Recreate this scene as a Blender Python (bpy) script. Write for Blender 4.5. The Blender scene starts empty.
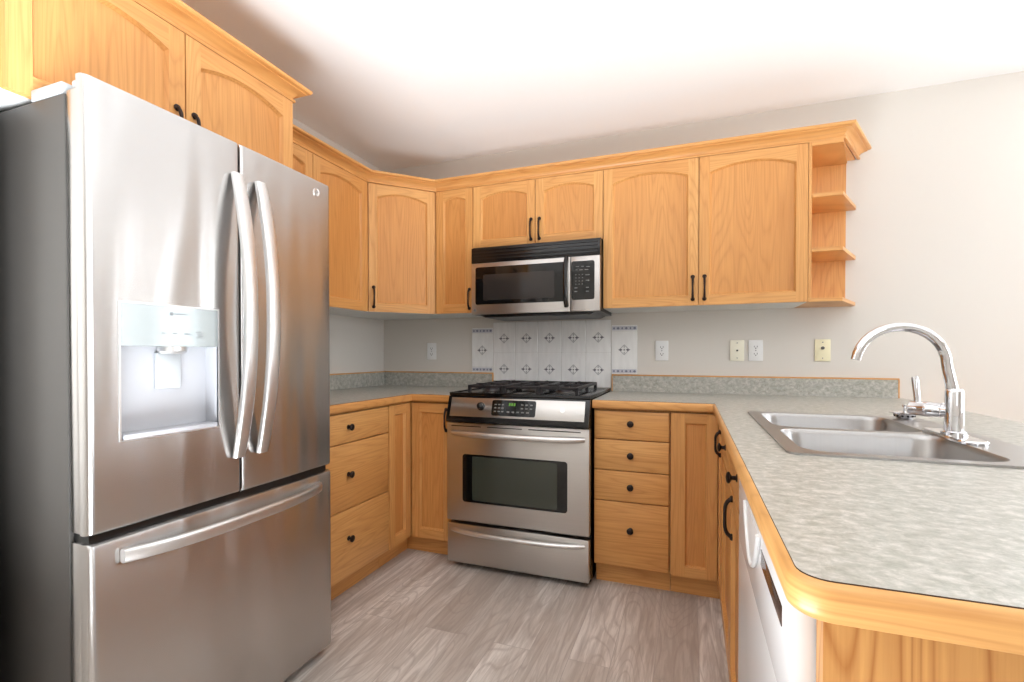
import bpy, bmesh, math, random
from mathutils import Vector, Matrix
random.seed(7)
C = bpy.context.scene.collection
S = bpy.context.scene
PI = math.pi

# ------------------------------------------------------------------ camera, world, exposure
cam_d = bpy.data.cameras.new('camera'); cam = bpy.data.objects.new('camera', cam_d); C.objects.link(cam)
cam.location = (2.0954, -2.9668, 1.1346)
cam.rotation_euler = (math.radians(90 - 0.655), 0, math.radians(20.344))
cam_d.sensor_width = 36.0; cam_d.lens = 482.18 * 36 / 1024
cam_d.shift_y = 19.03 / 1024
cam_d.clip_start = 0.02
S.camera = cam

w = bpy.data.worlds.new('daylight'); S.world = w; w.use_nodes = True
wt = w.node_tree; wb = wt.nodes['Background']             # pale sky; lower half made brighter, added to light the ceiling
wg = wt.nodes.new('ShaderNodeTexCoord'); wx = wt.nodes.new('ShaderNodeSeparateXYZ'); wr = wt.nodes.new('ShaderNodeMapRange'); wm = wt.nodes.new('ShaderNodeMix')
wm.data_type = 'RGBA'; wr.inputs[1].default_value = -.06; wr.inputs[2].default_value = .04
wt.links.new(wg.outputs['Generated'], wx.inputs[0]); wt.links.new(wx.outputs[2], wr.inputs[0]); wt.links.new(wr.outputs[0], wm.inputs[0])
wm.inputs[6].default_value = (9.5, 9.8, 10.1, 1); wm.inputs[7].default_value = (5.0, 5.4, 5.8, 1)
wt.links.new(wm.outputs[2], wb.inputs[0]); wb.inputs[1].default_value = 1.0

S.view_settings.view_transform = 'Standard'; S.view_settings.look = 'None'
S.view_settings.gamma = 1.0; S.view_settings.use_curve_mapping = False
S.view_settings.exposure = 0.40
S.cycles.use_denoising = True
S.cycles.max_bounces = 10; S.cycles.diffuse_bounces = 6; S.cycles.glossy_bounces = 5
S.cycles.sample_clamp_indirect = 8.0
S.cycles.caustics_reflective = False; S.cycles.caustics_refractive = False

# room size
RX, RY, RH = 5.9, -5.4, 2.4623
WINR = [(-2.7, -0.6, 0.85, 2.2)]     # openings in the right wall: y0, y1, z0, z1
WINB = [(3.7, 4.25, 0.06, 2.3), (4.75, 5.2, 0.06, 2.3)]                                # glazed door in the back wall, right of the frame: x0, x1, z0, z1
WINF = [(3.2, 3.8, 1.3, 2.1)]                                  # openings in the wall behind the camera: x0, x1, z0, z1

def portal(loc, rot, sx, sy):
    l = bpy.data.lights.new('window_daylight', 'AREA'); l.shape = 'RECTANGLE'; l.size = sx; l.size_y = sy
    l.cycles.is_portal = True
    o = bpy.data.objects.new('window_daylight', l); C.objects.link(o); o.location = loc; o.rotation_euler = rot
for (y0, y1, z0, z1) in WINR:
    portal((RX + .06, (y0 + y1) / 2, (z0 + z1) / 2), (0, PI / 2, 0), z1 - z0, y1 - y0)
for (x0, x1, z0, z1) in WINB:
    portal(((x0 + x1) / 2, .16, (z0 + z1) / 2), (-PI / 2, 0, 0), x1 - x0, z1 - z0)
fl = bpy.data.lights.new('ceiling_fill', 'SPOT'); fl.energy = 270; fl.spot_size = math.radians(128); fl.spot_blend = .25; fl.shadow_soft_size = .55; fl.color = (.90, .955, 1)
flo = bpy.data.objects.new('ceiling_fill', fl); C.objects.link(flo); flo.location = (1.35, -2.85, .5); flo.rotation_euler = (math.radians(180), 0, 0)  # added unseen spot aimed upward; brightens the ceiling and fills the room
for (x0, x1, z0, z1) in WINF:
    portal(((x0 + x1) / 2, RY - .06, (z0 + z1) / 2), (PI / 2, 0, 0), x1 - x0, z1 - z0)

# ------------------------------------------------------------------ materials
def srgb(r, g, b):
    f = lambda c: ((c / 255) / 12.92 if c / 255 <= .04045 else ((c / 255 + .055) / 1.055) ** 2.4)
    return (f(r), f(g), f(b), 1)

class N:
    def __init__(s, name):
        s.m = bpy.data.materials.new(name); s.m.use_nodes = True
        s.t = s.m.node_tree; s.b = s.t.nodes['Principled BSDF']
    def n(s, typ, **k):
        x = s.t.nodes.new(typ)
        for a, v in k.items(): setattr(x, a, v)
        return x
    def l(s, a, b): s.t.links.new(a, b)
    def set(s, **k):
        for a, v in k.items(): s.b.inputs[a.replace('_', ' ')].default_value = v
        return s
    def math(s, op, a, b=None, c=None):
        x = s.n('ShaderNodeMath', operation=op)
        for i, v in enumerate((a, b, c)):
            if v is None: continue
            if isinstance(v, (int, float)): x.inputs[i].default_value = v
            else: s.l(v, x.inputs[i])
        return x.outputs[0]
    def ramp(s, fac, stops):
        x = s.n('ShaderNodeValToRGB'); e = x.color_ramp.elements
        while len(e) < len(stops): e.new(.5)
        for i, (p, c) in enumerate(stops): e[i].position = p; e[i].color = c
        s.l(fac, x.inputs[0]); return x.outputs[0]
    def mix(s, fac, a, b, blend='MIX'):
        x = s.n('ShaderNodeMix', data_type='RGBA', blend_type=blend)
        for i, v in ((0, fac), (6, a), (7, b)):
            if isinstance(v, (int, float, tuple)): x.inputs[i].default_value = v
            else: s.l(v, x.inputs[i])
        return x.outputs[2]
    def noise(s, vec, scale, detail=2, rough=.5, dist=0):
        x = s.n('ShaderNodeTexNoise'); x.inputs['Scale'].default_value = scale; x.inputs['Detail'].default_value = detail
        x.inputs['Roughness'].default_value = rough; x.inputs['Distortion'].default_value = dist
        s.l(vec, x.inputs['Vector']); return x.outputs[0]
    def scaled(s, vec, sc):
        x = s.n('ShaderNodeVectorMath', operation='MULTIPLY'); x.inputs[1].default_value = sc
        s.l(vec, x.inputs[0]); return x.outputs[0]
    def objvec(s, rnd=True):
        tc = s.n('ShaderNodeTexCoord').outputs['Object']
        if not rnd: return tc
        oi = s.n('ShaderNodeObjectInfo').outputs['Random']
        k = s.math('MULTIPLY', oi, 31.7)
        a = s.n('ShaderNodeVectorMath', operation='ADD'); s.l(tc, a.inputs[0]); s.l(k, a.inputs[1]); return a.outputs[0]
    def bump(s, h, strength, dist=.001):
        x = s.n('ShaderNodeBump'); x.inputs['Strength'].default_value = strength; x.inputs['Distance'].default_value = dist
        s.l(h, x.inputs['Height']); s.l(x.outputs[0], s.b.inputs['Normal'])

def simple(name, col, rough=.5, metal=0, **k):
    m = N(name); m.set(Base_Color=col, Roughness=rough, Metallic=metal, **k); return m.m

OAK_L, OAK_M, OAK_D = srgb(229, 175, 109), srgb(219, 159, 93), srgb(180, 116, 58)
def oak(name, vertical, L=OAK_L, M=OAK_M, ln=.30):
    m = N(name); v = m.objvec()
    cs = (8, 8, .6) if vertical else (.6, .6, 8)
    fs = (150, 150, 4) if vertical else (4, 4, 150)
    n1 = m.noise(m.scaled(v, cs), 1.0, 1.5, .45)
    rings = m.math('PINGPONG', m.math('MULTIPLY', n1, 24.0), .5)
    rings = m.math('MULTIPLY', rings, 2.0)
    lines = m.ramp(rings, [(0, (1, 1, 1, 1)), (.35, (.3, .3, .3, 1)), (1, (0, 0, 0, 1))])
    fib = m.noise(m.scaled(v, fs), 1.0, 3, .6)
    fibr = m.ramp(fib, [(.35, (0, 0, 0, 1)), (.7, (1, 1, 1, 1))])
    tone = m.noise(m.scaled(v, (2.2, 2.2, .5) if vertical else (.5, .5, 2.2)), 1.0, 1)
    base = m.mix(m.ramp(tone, [(.3, (0, 0, 0, 1)), (.7, (1, 1, 1, 1))]), L, M)
    k = m.math('ADD', m.math('MULTIPLY', lines, ln), m.math('MULTIPLY', fibr, .34))
    m.l(m.mix(k, base, OAK_D), m.b.inputs['Base Color'])
    m.set(Roughness=.36); m.b.inputs['Specular IOR Level'].default_value = .4
    m.bump(fib, .08, .0006)
    return m.m
OAKV, OAKH = oak('oak_grain_upright', True), oak('oak_grain_level', False)
OAKE = oak('oak_bold_grain', True, srgb(222, 166, 100), srgb(211, 152, 87), .75)
OAKP = oak('oak_veneer_panel', True, srgb(223, 163, 97), srgb(211, 147, 82))

def steel(name, col, rough, aniso=.0, brush=(1.5, 1.5, 260), bump=.05, wav=0.0):
    m = N(name); v = m.objvec(False)
    b = m.noise(m.scaled(v, brush), 1.0, 3, .6)
    m.l(m.mix(b, tuple(c * .92 for c in col[:3]) + (1,), col), m.b.inputs['Base Color'])
    m.set(Metallic=1.0, Roughness=rough)
    if aniso:
        m.b.inputs['Anisotropic'].default_value = aniso
        tg = m.n('ShaderNodeTangent', direction_type='RADIAL', axis='Z'); m.l(tg.outputs[0], m.b.inputs['Tangent']); m.b.inputs['Anisotropic Rotation'].default_value = .25
    h = b
    if wav:
        wv = m.noise(m.scaled(v, (1, 7, 1.3)), 1.0, 1)
        b1 = m.n('ShaderNodeBump'); b1.inputs['Strength'].default_value = wav; b1.inputs['Distance'].default_value = .02
        m.l(wv, b1.inputs['Height']); m.l(b1.outputs[0], m.b.inputs['Normal'])
    else: m.bump(h, bump, .0004)
    return m.m
STEEL_F = steel('brushed_steel_fridge', (.60, .585, .575, 1), .27, .92, wav=.6)
STEEL = steel('brushed_steel', (.57, .545, .52, 1), .34, .6)
STEEL_H = simple('satin_steel_handle', (.74, .73, .72, 1), .36, 1)
STEEL_S = steel('sink_steel', (.45, .435, .425, 1), .32, 0, brush=(200, 3, 3), bump=.03)
CHROME = simple('chrome', (.74, .74, .76, 1), .08, 1)
GREYSIDE = simple('dark_grey_painted_metal', srgb(74, 71, 68), .42)
GREYPL = simple('grey_plastic', srgb(190, 194, 197), .45)
BRONZE = simple('dark_bronze', srgb(44, 34, 32), .38, .6)
BLACKE = simple('black_enamel', srgb(18, 17, 18), .18)
BLACKP = simple('black_plastic', srgb(13, 12, 13), .3)
BLACKG = simple('black_glass', srgb(14, 14, 14), .05)
GREENG = simple('oven_glass', srgb(62, 66, 58), .08)
MWG = simple('microwave_screen', srgb(48, 44, 42), .1)
IRON = simple('cast_iron', srgb(38, 34, 36), .45)
ALU = simple('burner_aluminium', srgb(110, 106, 104), .45, 1)
WHITEP = simple('white_plastic', srgb(232, 232, 232), .3)
WHITEA = simple('white_appliance', srgb(236, 235, 236), .22)
IVORY = simple('ivory_plastic', srgb(238, 230, 196), .35)
CREAM = simple('cream_plastic', srgb(236, 232, 214), .35)
MELAM = simple('white_melamine', srgb(226, 226, 224), .4)
DARKSLOT = simple('dark_slot', srgb(25, 24, 24), .5)
MARK = simple('grey_print', srgb(120, 122, 124), .5)
MARKL = simple('pale_print', srgb(128, 128, 126), .5)
GREENLED = N('clock_digits').set(Base_Color=srgb(60, 90, 40), Emission_Color=srgb(120, 190, 60), Emission_Strength=.35).m
DISPP = simple('dispenser_panel', srgb(160, 166, 166), .14, .45)
DISPR = simple('dispenser_cavity', srgb(188, 189, 194), .35, .1)
BROWNG = simple('smoky_window', srgb(72, 52, 44), .12)

def wallm(name, col, r=.6):
    m = N(name); v = m.objvec(False)
    n = m.noise(v, 180, 3); m.set(Base_Color=col, Roughness=r); m.bump(n, .06, .0008); return m.m
WALL = wallm('wall_paint', srgb(215, 210, 203))
CEIL = wallm('ceiling_paint', srgb(248, 248, 248), .8)

def laminate():
    m = N('mottled_laminate'); v = m.objvec(False)
    a = m.noise(m.scaled(v, (44, 56, 52)), 1.0, 6, .75, .3)
    b = m.noise(m.scaled(v, (60, 90, 90)), 1.0, 3, .6)
    c = m.noise(v, 5.0, 2)
    c1 = m.ramp(a, [(.36, srgb(142, 142, 130)), (.5, srgb(174, 172, 163)), (.63, srgb(203, 199, 192))])
    c2 = m.mix(m.math('MULTIPLY', m.ramp(b, [(.45, (0, 0, 0, 1)), (.65, (1, 1, 1, 1))]), .45), c1, srgb(150, 153, 142))
    m.l(m.mix(m.math('MULTIPLY', c, .25), c2, srgb(188, 182, 175)), m.b.inputs['Base Color'])
    m.set(Roughness=.34); return m.m
LAM = laminate()
CORE = simple('laminate_core', srgb(70, 52, 42), .6)

def floor_mat():
    m = N('vinyl_planks'); tc = m.n('ShaderNodeTexCoord').outputs['Object']
    sx = m.n('ShaderNodeSeparateXYZ'); m.l(tc, sx.inputs[0])
    cb = m.n('ShaderNodeCombineXYZ'); m.l(sx.outputs[1], cb.inputs[0]); m.l(sx.outputs[0], cb.inputs[1])
    br = m.n('ShaderNodeTexBrick'); m.l(cb.outputs[0], br.inputs['Vector'])
    br.offset = .37; br.offset_frequency = 2; br.squash = 1
    br.inputs['Scale'].default_value = 1; br.inputs['Brick Width'].default_value = 1.22; br.inputs['Row Height'].default_value = .152
    br.inputs['Mortar Size'].default_value = .0012; br.inputs['Mortar Smooth'].default_value = .3; br.inputs['Bias'].default_value = 0
    br.inputs['Color1'].default_value = (0, 0, 0, 1); br.inputs['Color2'].default_value = (1, 1, 1, 1); br.inputs['Mortar'].default_value = (.5, .5, .5, 1)
    rnd = br.outputs['Color']
    off = m.n('ShaderNodeVectorMath', operation='SCALE'); m.l(rnd, off.inputs[0]); off.inputs[3].default_value = 23.0
    ad = m.n('ShaderNodeVectorMath', operation='ADD'); m.l(tc, ad.inputs[0]); m.l(off.outputs[0], ad.inputs[1])
    v = ad.outputs[0]
    g1 = m.noise(m.scaled(v, (11, 1.1, 1)), 1.0, 5, .62, .6)
    g2 = m.noise(m.scaled(v, (60, 4.5, 1)), 1.0, 4, .65, .5)
    k = m.noise(m.scaled(v, (5, .9, 1)), 1.0, 1)
    ring = m.math('MULTIPLY', m.math('PINGPONG', m.math('MULTIPLY', k, 22), .5), 2)
    rl = m.ramp(ring, [(0, (1, 1, 1, 1)), (.3, (0, 0, 0, 1))])
    base = m.mix(rnd, srgb(182, 171, 161), srgb(244, 238, 232))
    c = m.mix(m.ramp(g1, [(.36, (1, 1, 1, 1)), (.56, (0, 0, 0, 1))]), base, srgb(188, 176, 166))
    c = m.mix(m.math('MULTIPLY', m.ramp(g2, [(.42, (1, 1, 1, 1)), (.6, (0, 0, 0, 1))]), .45), c, srgb(158, 144, 134))
    c = m.mix(m.math('MULTIPLY', rl, .42), c, srgb(160, 146, 138))
    c = m.mix(m.math('MULTIPLY', br.outputs['Fac'], .55), c, srgb(150, 140, 135))
    m.l(c, m.b.inputs['Base Color']); m.set(Roughness=.42); m.bump(g2, .08, .0008)
    return m.m
FLOOR = floor_mat()
def tile_m():
    m = N('glazed_white_tile'); v = m.objvec(False)
    n = m.noise(m.scaled(v, (40, 40, 8)), 1.0, 3)
    m.l(m.ramp(n, [(.3, srgb(234, 234, 233)), (.7, srgb(243, 243, 242))]), m.b.inputs['Base Color']); m.set(Roughness=.2); return m.m
TILE = tile_m()
GROUT = simple('grout', srgb(196, 194, 190), .8)
MOTIF = simple('motif_dark_grey', srgb(112, 112, 118), .3)
MOTIFL = simple('motif_soft_grey', srgb(172, 173, 176), .3)
BANDG = simple('motif_pale_band', srgb(196, 198, 208), .3)
BLUEG = simple('motif_blue_grey', srgb(120, 126, 146), .3)
PLUM = simple('burner_cap', srgb(52, 40, 46), .4)

# ------------------------------------------------------------------ mesh helpers
class MB:
    """collects shapes (world coordinates), links them as ONE mesh object"""
    def __init__(s): s.v = []; s.f = []; s.mi = []
    def add(s, vs, fs, m=0):
        o = len(s.v); s.v += [tuple(x) for x in vs]
        for f in fs: s.f.append([i + o for i in f]); s.mi.append(m)
        return s
    def box(s, x0, x1, y0, y1, z0, z1, m=0, bev=0, seg=2):
        x0, x1 = sorted((x0, x1)); y0, y1 = sorted((y0, y1)); z0, z1 = sorted((z0, z1))
        vs = [(x, y, z) for x in (x0, x1) for y in (y0, y1) for z in (z0, z1)]
        fs = [(0, 1, 3, 2), (4, 6, 7, 5), (0, 4, 5, 1), (2, 3, 7, 6), (0, 2, 6, 4), (1, 5, 7, 3)]
        if not bev: return s.add(vs, fs, m)
        bm = bmesh.new(); bv = [bm.verts.new(v) for v in vs]
        for f in fs: bm.faces.new([bv[i] for i in f])
        bmesh.ops.bevel(bm, geom=bm.edges[:], offset=bev, segments=seg, affect='EDGES', profile=.5)
        return s.bm(bm, m)
    def bm(s, bm, m=0):
        bm.verts.index_update()
        s.add([v.co[:] for v in bm.verts], [[v.index for v in f.verts] for f in bm.faces], m); bm.free(); return s
    def obox(s, fr, u0, u1, v0, v1, d0, d1, m=0, bev=0, seg=2):
        """box in a frame (u along, v up, d outward)"""
        t = MB().box(u0, u1, v0, v1, d0, d1, 0, bev, seg)
        return s.add([fr(*p) for p in t.v], t.f, m)
    def prism(s, fr, loop, d0, d1, m=0):
        n = len(loop)
        vs = [fr(u, v, d0) for u, v in loop] + [fr(u, v, d1) for u, v in loop]
        fs = [list(range(n))[::-1], list(range(n, 2 * n))] + [(i, (i + 1) % n, n + (i + 1) % n, n + i) for i in range(n)]
        return s.add(vs, fs, m)
    def strip(s, fr, la, da, lb, db, m=0):
        n = len(la)
        return s.add([fr(u, v, da) for u, v in la] + [fr(u, v, db) for u, v in lb],
                     [(i, (i + 1) % n, n + (i + 1) % n, n + i) for i in range(n)], m)
    def tube(s, pts, rad, seg=10, m=0, flat=1.0, cap=True):
        pts = [Vector(p) for p in pts]; n = len(pts)
        if not isinstance(rad, (list, tuple)): rad = [rad] * n
        t0 = (pts[1] - pts[0]).normalized()
        up = Vector((0, 0, 1)) if abs(t0.z) < .9 else Vector((1, 0, 0))
        a = t0.cross(up).normalized(); o = len(s.v)
        for i, p in enumerate(pts):
            t = (pts[min(i + 1, n - 1)] - pts[max(i - 1, 0)]).normalized()
            a = (a - t * a.dot(t)).normalized(); b = t.cross(a)
            for k in range(seg):
                an = 2 * PI * k / seg
                s.v.append(tuple(p + (a * math.cos(an) + b * math.sin(an) * flat) * rad[i]))
        for i in range(n - 1):
            for k in range(seg):
                k2 = (k + 1) % seg
                s.f.append([o + i * seg + k, o + i * seg + k2, o + (i + 1) * seg + k2, o + (i + 1) * seg + k]); s.mi.append(m)
        if cap:
            s.f.append([o + k for k in range(seg)][::-1]); s.mi.append(m)
            s.f.append([o + (n - 1) * seg + k for k in range(seg)]); s.mi.append(m)
        return s
    def lathe(s, prof, org, axis=(0, 0, 1), seg=20, m=0):
        ax = Vector(axis).normalized(); up = Vector((0, 0, 1)) if abs(ax.z) < .9 else Vector((1, 0, 0))
        a = ax.cross(up).normalized(); b = ax.cross(a); org = Vector(org); o = len(s.v)
        for r, h in prof:
            r = max(r, 1e-5)
            for k in range(seg):
                an = 2 * PI * k / seg
                s.v.append(tuple(org + ax * h + (a * math.cos(an) + b * math.sin(an)) * r))
        n = len(prof)
        for i in range(n - 1):
            for k in range(seg):
                k2 = (k + 1) % seg
                s.f.append([o + i * seg + k, o + i * seg + k2, o + (i + 1) * seg + k2, o + (i + 1) * seg + k]); s.mi.append(m)
        s.f.append([o + k for k in range(seg)][::-1]); s.mi.append(m)
        s.f.append([o + (n - 1) * seg + k for k in range(seg)]); s.mi.append(m)
        return s
    def plate(s, outer, holes, z0, z1, m=0, ms=None):
        """slab with holes: loops are lists of (x, y)"""
        if ms is None: ms = m
        for z in (z1, z0):
            bm = bmesh.new(); es = []
            for lp in [outer] + holes:
                vs = [bm.verts.new((x, y, z)) for x, y in lp]
                es += [bm.edges.new((vs[i], vs[(i + 1) % len(vs)])) for i in range(len(vs))]
            bmesh.ops.triangle_fill(bm, use_beauty=True, use_dissolve=False, edges=es)
            s.bm(bm, m)
        for lp in [outer] + holes:
            n = len(lp)
            s.add([(x, y, z0) for x, y in lp] + [(x, y, z1) for x, y in lp], [(i, (i + 1) % n, n + (i + 1) % n, n + i) for i in range(n)], ms)
        return s
    def build(s, name, mats, parent=None, smooth=35, weld=True):
        me = bpy.data.meshes.new(name)
        off = Vector(parent['_w']) if parent is not None else Vector((0, 0, 0))
        me.from_pydata([tuple(Vector(v) - off) for v in s.v], [], s.f)
        if not isinstance(mats, (list, tuple)): mats = [mats]
        for mt in mats: me.materials.append(mt)
        me.polygons.foreach_set('material_index', s.mi)
        bm = bmesh.new(); bm.from_mesh(me)
        if weld: bmesh.ops.remove_doubles(bm, verts=bm.verts[:], dist=1e-5)
        bmesh.ops.recalc_face_normals(bm, faces=bm.faces[:])
        for f in bm.faces: f.smooth = True
        bm.to_mesh(me); bm.free()
        me.set_sharp_from_angle(angle=math.radians(smooth))
        o = bpy.data.objects.new(name, me); C.objects.link(o)
        if parent is not None: o.parent = parent; o['_w'] = parent['_w']
        else: o['_w'] = (0.0, 0.0, 0.0)
        return o

def thing(name, loc, label, cat, group=None):
    o = bpy.data.objects.new(name, None); C.objects.link(o); o.location = loc; o['_w'] = tuple(float(x) for x in loc)
    o.empty_display_size = .1
    o['label'] = label; o['category'] = cat
    if group: o['group'] = group
    return o
def struct(name, mb, mat):
    o = mb.build(name, mat, weld=False); o['kind'] = 'structure'; return o
def frame(O, U, Nn):
    O, U, Nn = Vector(O), Vector(U).normalized(), Vector(Nn).normalized()
    return lambda u, v, d: O + U * u + Vector((0, 0, v)) + Nn * d
def XF(y):  return frame((0, y, 0), (1, 0, 0), (0, -1, 0))      # faces -Y, u = x
def YF(x):  return frame((x, 0, 0), (0, 1, 0), (1, 0, 0))       # faces +X, u = y
def PF(x):  return frame((x, 0, 0), (0, -1, 0), (-1, 0, 0))     # faces -X, u = -y
def arc(p0, p1, sag, n=14):
    (a, b), (c, d) = p0, p1
    return [(a + (c - a) * t / n, b + (d - b) * t / n + sag * (1 - (2 * t / n - 1) ** 2)) for t in range(n + 1)]
def rrect(x0, x1, y0, y1, r, n=6):
    out = []
    for cx, cy, a0 in ((x1 - r, y0 + r, -90), (x1 - r, y1 - r, 0), (x0 + r, y1 - r, 90), (x0 + r, y0 + r, 180)):
        for k in range(n + 1):
            a = math.radians(a0 + 90 * k / n); out.append((cx + r * math.cos(a), cy + r * math.sin(a)))
    return out

# ------------------------------------------------------------------ cabinet parts
def pull(fr, u, v, parent, L=.114, out=.021, d=.02):
    m = MB(); pts = []; rd = []
    for k in range(13):
        t = k / 12; s_ = 2 * t - 1
        pts.append(fr(u, v + s_ * L * .5, d + .004 + (out - .004) * (1 - abs(s_) ** 5))); rd.append(.0046 + .0016 * abs(s_))
    m.tube(pts, rd, 8)
    for s_ in (-1, 1):
        c = fr(u, v + s_ * L * .5, d); n = fr(0, 0, 1) - fr(0, 0, 0)
        m.lathe([(.010, 0), (.0105, .003), (.008, .007), (.003, .0085)], c, n, 12)
    return m.build('handle', BRONZE, parent)
def knob(fr, u, v, parent, d=.02):
    n = fr(0, 0, 1) - fr(0, 0, 0)
    m = MB().lathe([(.011, 0), (.0105, .002), (.006, .004), (.0055, .013), (.010, .016), (.0155, .019), (.0158, .023), (.012, .0265), (.004, .028)], fr(u, v, d), n, 18)
    return m.build('knob', BRONZE, parent)
def door(fr, u0, u1, v0, v1, parent, sag=0.0, st=.049, handle=None, th=.02, label=None, stl=None, rail=None):
    """framed door with a recessed panel, arched when sag > 0"""
    stl = stl or st; rail = rail or st
    g = .002; u0 += g; u1 -= g; v0 += g; v1 -= g; rec = .0125; ch = .0075; eb = .003
    rt = rail if not sag else .044
    a0, a1, b0, b1 = u0 + stl, u1 - st, v0 + rail, v1 - rt - sag
    m = MB()
    def slab(lp, mi):                                   # prism with a small chamfer only where it meets the outer edge is kept simple
        m.prism(fr, lp, 0, th, mi)
    slab([(u0, v0), (a0, v0), (a0, v1), (u0, v1)], 0); slab([(a1, v0), (u1, v0), (u1, v1), (a1, v1)], 0)
    slab([(a0, v0), (a1, v0), (a1, b0), (a0, b0)], 1)
    top = arc((a0, b1), (a1, b1), sag) if sag else [(a0, b1), (a1, b1)]
    slab(top + [(a1, v1), (a0, v1)], 1)
    op = [(a0, b0), (a1, b0)] + top[::-1]
    inn = [(a0 + ch, b0 + ch), (a1 - ch, b0 + ch)] + [(min(max(x, a0 + ch), a1 - ch), y - ch) for x, y in top[::-1]]
    m.strip(fr, op, th - .001, inn, th - rec, 0)
    d = m.build('door', [OAKV, OAKH], parent, weld=False)
    if label: d['label'] = label
    MB().prism(fr, op, .004, th - rec, 0).build('panel', OAKP, d)
    if handle: pull(fr, handle[0], handle[1], d, *handle[2:])
    return d
def drawer(fr, u0, u1, v0, v1, parent, knobs=(), th=.02):
    g = .002
    m = MB().obox(fr, u0 + g, u1 - g, v0 + g, v1 - g, 0, th, 0, .004, 2)
    d = m.build('drawer', OAKH, parent)
    for u, v in knobs: knob(fr, u, v, d)
    return d

# ------------------------------------------------------------------ room
struct('floor', MB().box(-.1, RX + .1, RY - .1, .1, -.1, 0), FLOOR)
struct('ceiling', MB().box(-.1, RX + .1, RY - .1, .1, RH, RH + .1), CEIL)
struct('wall_left', MB().box(-.1, 0, RY - .1, .1, 0, RH), WALL)
def holed(wins, a0, a1, make):
    m = MB(); cuts = sorted(wins); p = a0
    for (s0, s1, z0, z1) in cuts:
        make(m, p, s0, 0, RH)
        if z0 > 0: make(m, s0, s1, 0, z0)
        make(m, s0, s1, z1, RH); p = s1
    make(m, p, a1, 0, RH); return m
struct('wall_back', holed(WINB, 0, RX + .1, lambda m, a, b, z0, z1: m.box(a, b, 0, .1, z0, z1)), WALL)
struct('wall_shade_stub', MB().box(0, .565, -2.46, -2.345, 0, RH), WALL)  # unseen stub wall, added to darken the near side of the fridge
struct('wall_right', holed(WINR, RY - .1, 0, lambda m, a, b, z0, z1: m.box(RX, RX + .1, a, b, z0, z1)), WALL)
struct('wall_front', holed(WINF, 0, RX, lambda m, a, b, z0, z1: m.box(a, b, RY - .1, RY, z0, z1)), WALL)
k = 1
for (y0, y1, z0, z1) in WINR:
    m = MB()
    for a, b, c, d in ((y0, y1, z0, z0 + .06), (y0, y1, z1 - .06, z1), (y0, y0 + .06, z0, z1), (y1 - .06, y1, z0, z1), ((y0 + y1) / 2 - .03, (y0 + y1) / 2 + .03, z0, z1)):
        m.box(RX + .02, RX + .08, a, b, c, d)
    struct('window_%d' % k, m, WHITEP); k += 1
for (x0, x1, z0, z1), ya, yb in [(q, RY - .08, RY - .02) for q in WINF] + [(q, .02, .08) for q in WINB]:
    m = MB()
    for a, b, c, d in ((x0, x1, z0, z0 + .06), (x0, x1, z1 - .06, z1), (x0, x0 + .06, z0, z1), (x1 - .06, x1, z0, z1), ((x0 + x1) / 2 - .03, (x0 + x1) / 2 + .03, z0, z1)):
        m.box(a, b, ya, yb, c, d)
    struct('window_%d' % k, m, WHITEP); k += 1

# ------------------------------------------------------------------ wall cabinets
ZU, ZT, DU = 1.385, 2.139, .326      # underside, top, front face of the doors
def wbody(m, x0, x1, y0, y1, z0, z1):
    m.box(x0, x1, y0, y1, z0 + .004, z1, 0); m.box(x0 + .001, x1 - .001, y0 + .001, y1 - .001, z0, z0 + .004, 1)
BX = DU - .0205                       # depth of the bodies
fx, fy = YF(BX), XF(-BX)

t = thing('wall_cabinet', (.15, -1.03, ZU), 'oak wall cabinet on the left wall, half hidden behind the fridge', 'cabinet')
m = MB(); wbody(m, .001, BX - .001, -1.462, -.613, ZU, ZT); m.build('body', [OAKV, MELAM], t)
door(fx, -1.462, -1.048, ZU, ZT, t, .028); door(fx, -1.048, -.614, ZU, ZT, t, .032)

# corner unit
t = thing('wall_cabinet', (.2, -.2, ZU), 'diagonal oak corner wall cabinet with one arched door', 'cabinet')
p1, p2 = Vector((DU - .004, -.612, 0)), Vector((.612, -DU + .004, 0)); U = (p2 - p1); Lc = U.length; nn = Vector((U.y, -U.x, 0)).normalized()
lp = [(.001, -.001), (.001, -.610), (BX - .004, -.610), (.610, -BX + .004), (.610, -.001)]
zf = lambda x, y, z: Vector((x, y, z))
m = MB().prism(zf, lp, ZU + .004, ZT, 0).prism(zf, lp, ZU, ZU + .004, 1); m.build('body', [OAKV, MELAM], t)
fd = frame(p1 - nn * .0195, U, nn)
door(fd, .004, Lc - .004, ZU, ZT, t, .031, handle=(.034, ZU + .088))

t = thing('wall_cabinet', (.74, -.15, ZU), 'narrow oak wall cabinet between the corner unit and the microwave', 'cabinet')
m = MB(); wbody(m, .6115, .8655, -BX + .001, -.001, ZU, ZT); m.build('body', [OAKV, MELAM], t)
door(fy, .614, .866, ZU, ZT, t, .019, handle=(.842, ZU + .085))

ZM = 1.7635
t = thing('wall_cabinet', (1.256, -.15, ZM), 'short oak wall cabinet with two arched doors above the microwave', 'cabinet')
m = MB(); wbody(m, .867, 1.644, -BX + .001, -.001, ZM, ZT); m.build('body', [OAKV, MELAM], t)
door(fy, .866, 1.257, ZM, ZT, t, .029, handle=(1.232, ZM + .09)); door(fy, 1.257, 1.645, ZM, ZT, t, .029, handle=(1.282, ZM + .09))

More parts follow.
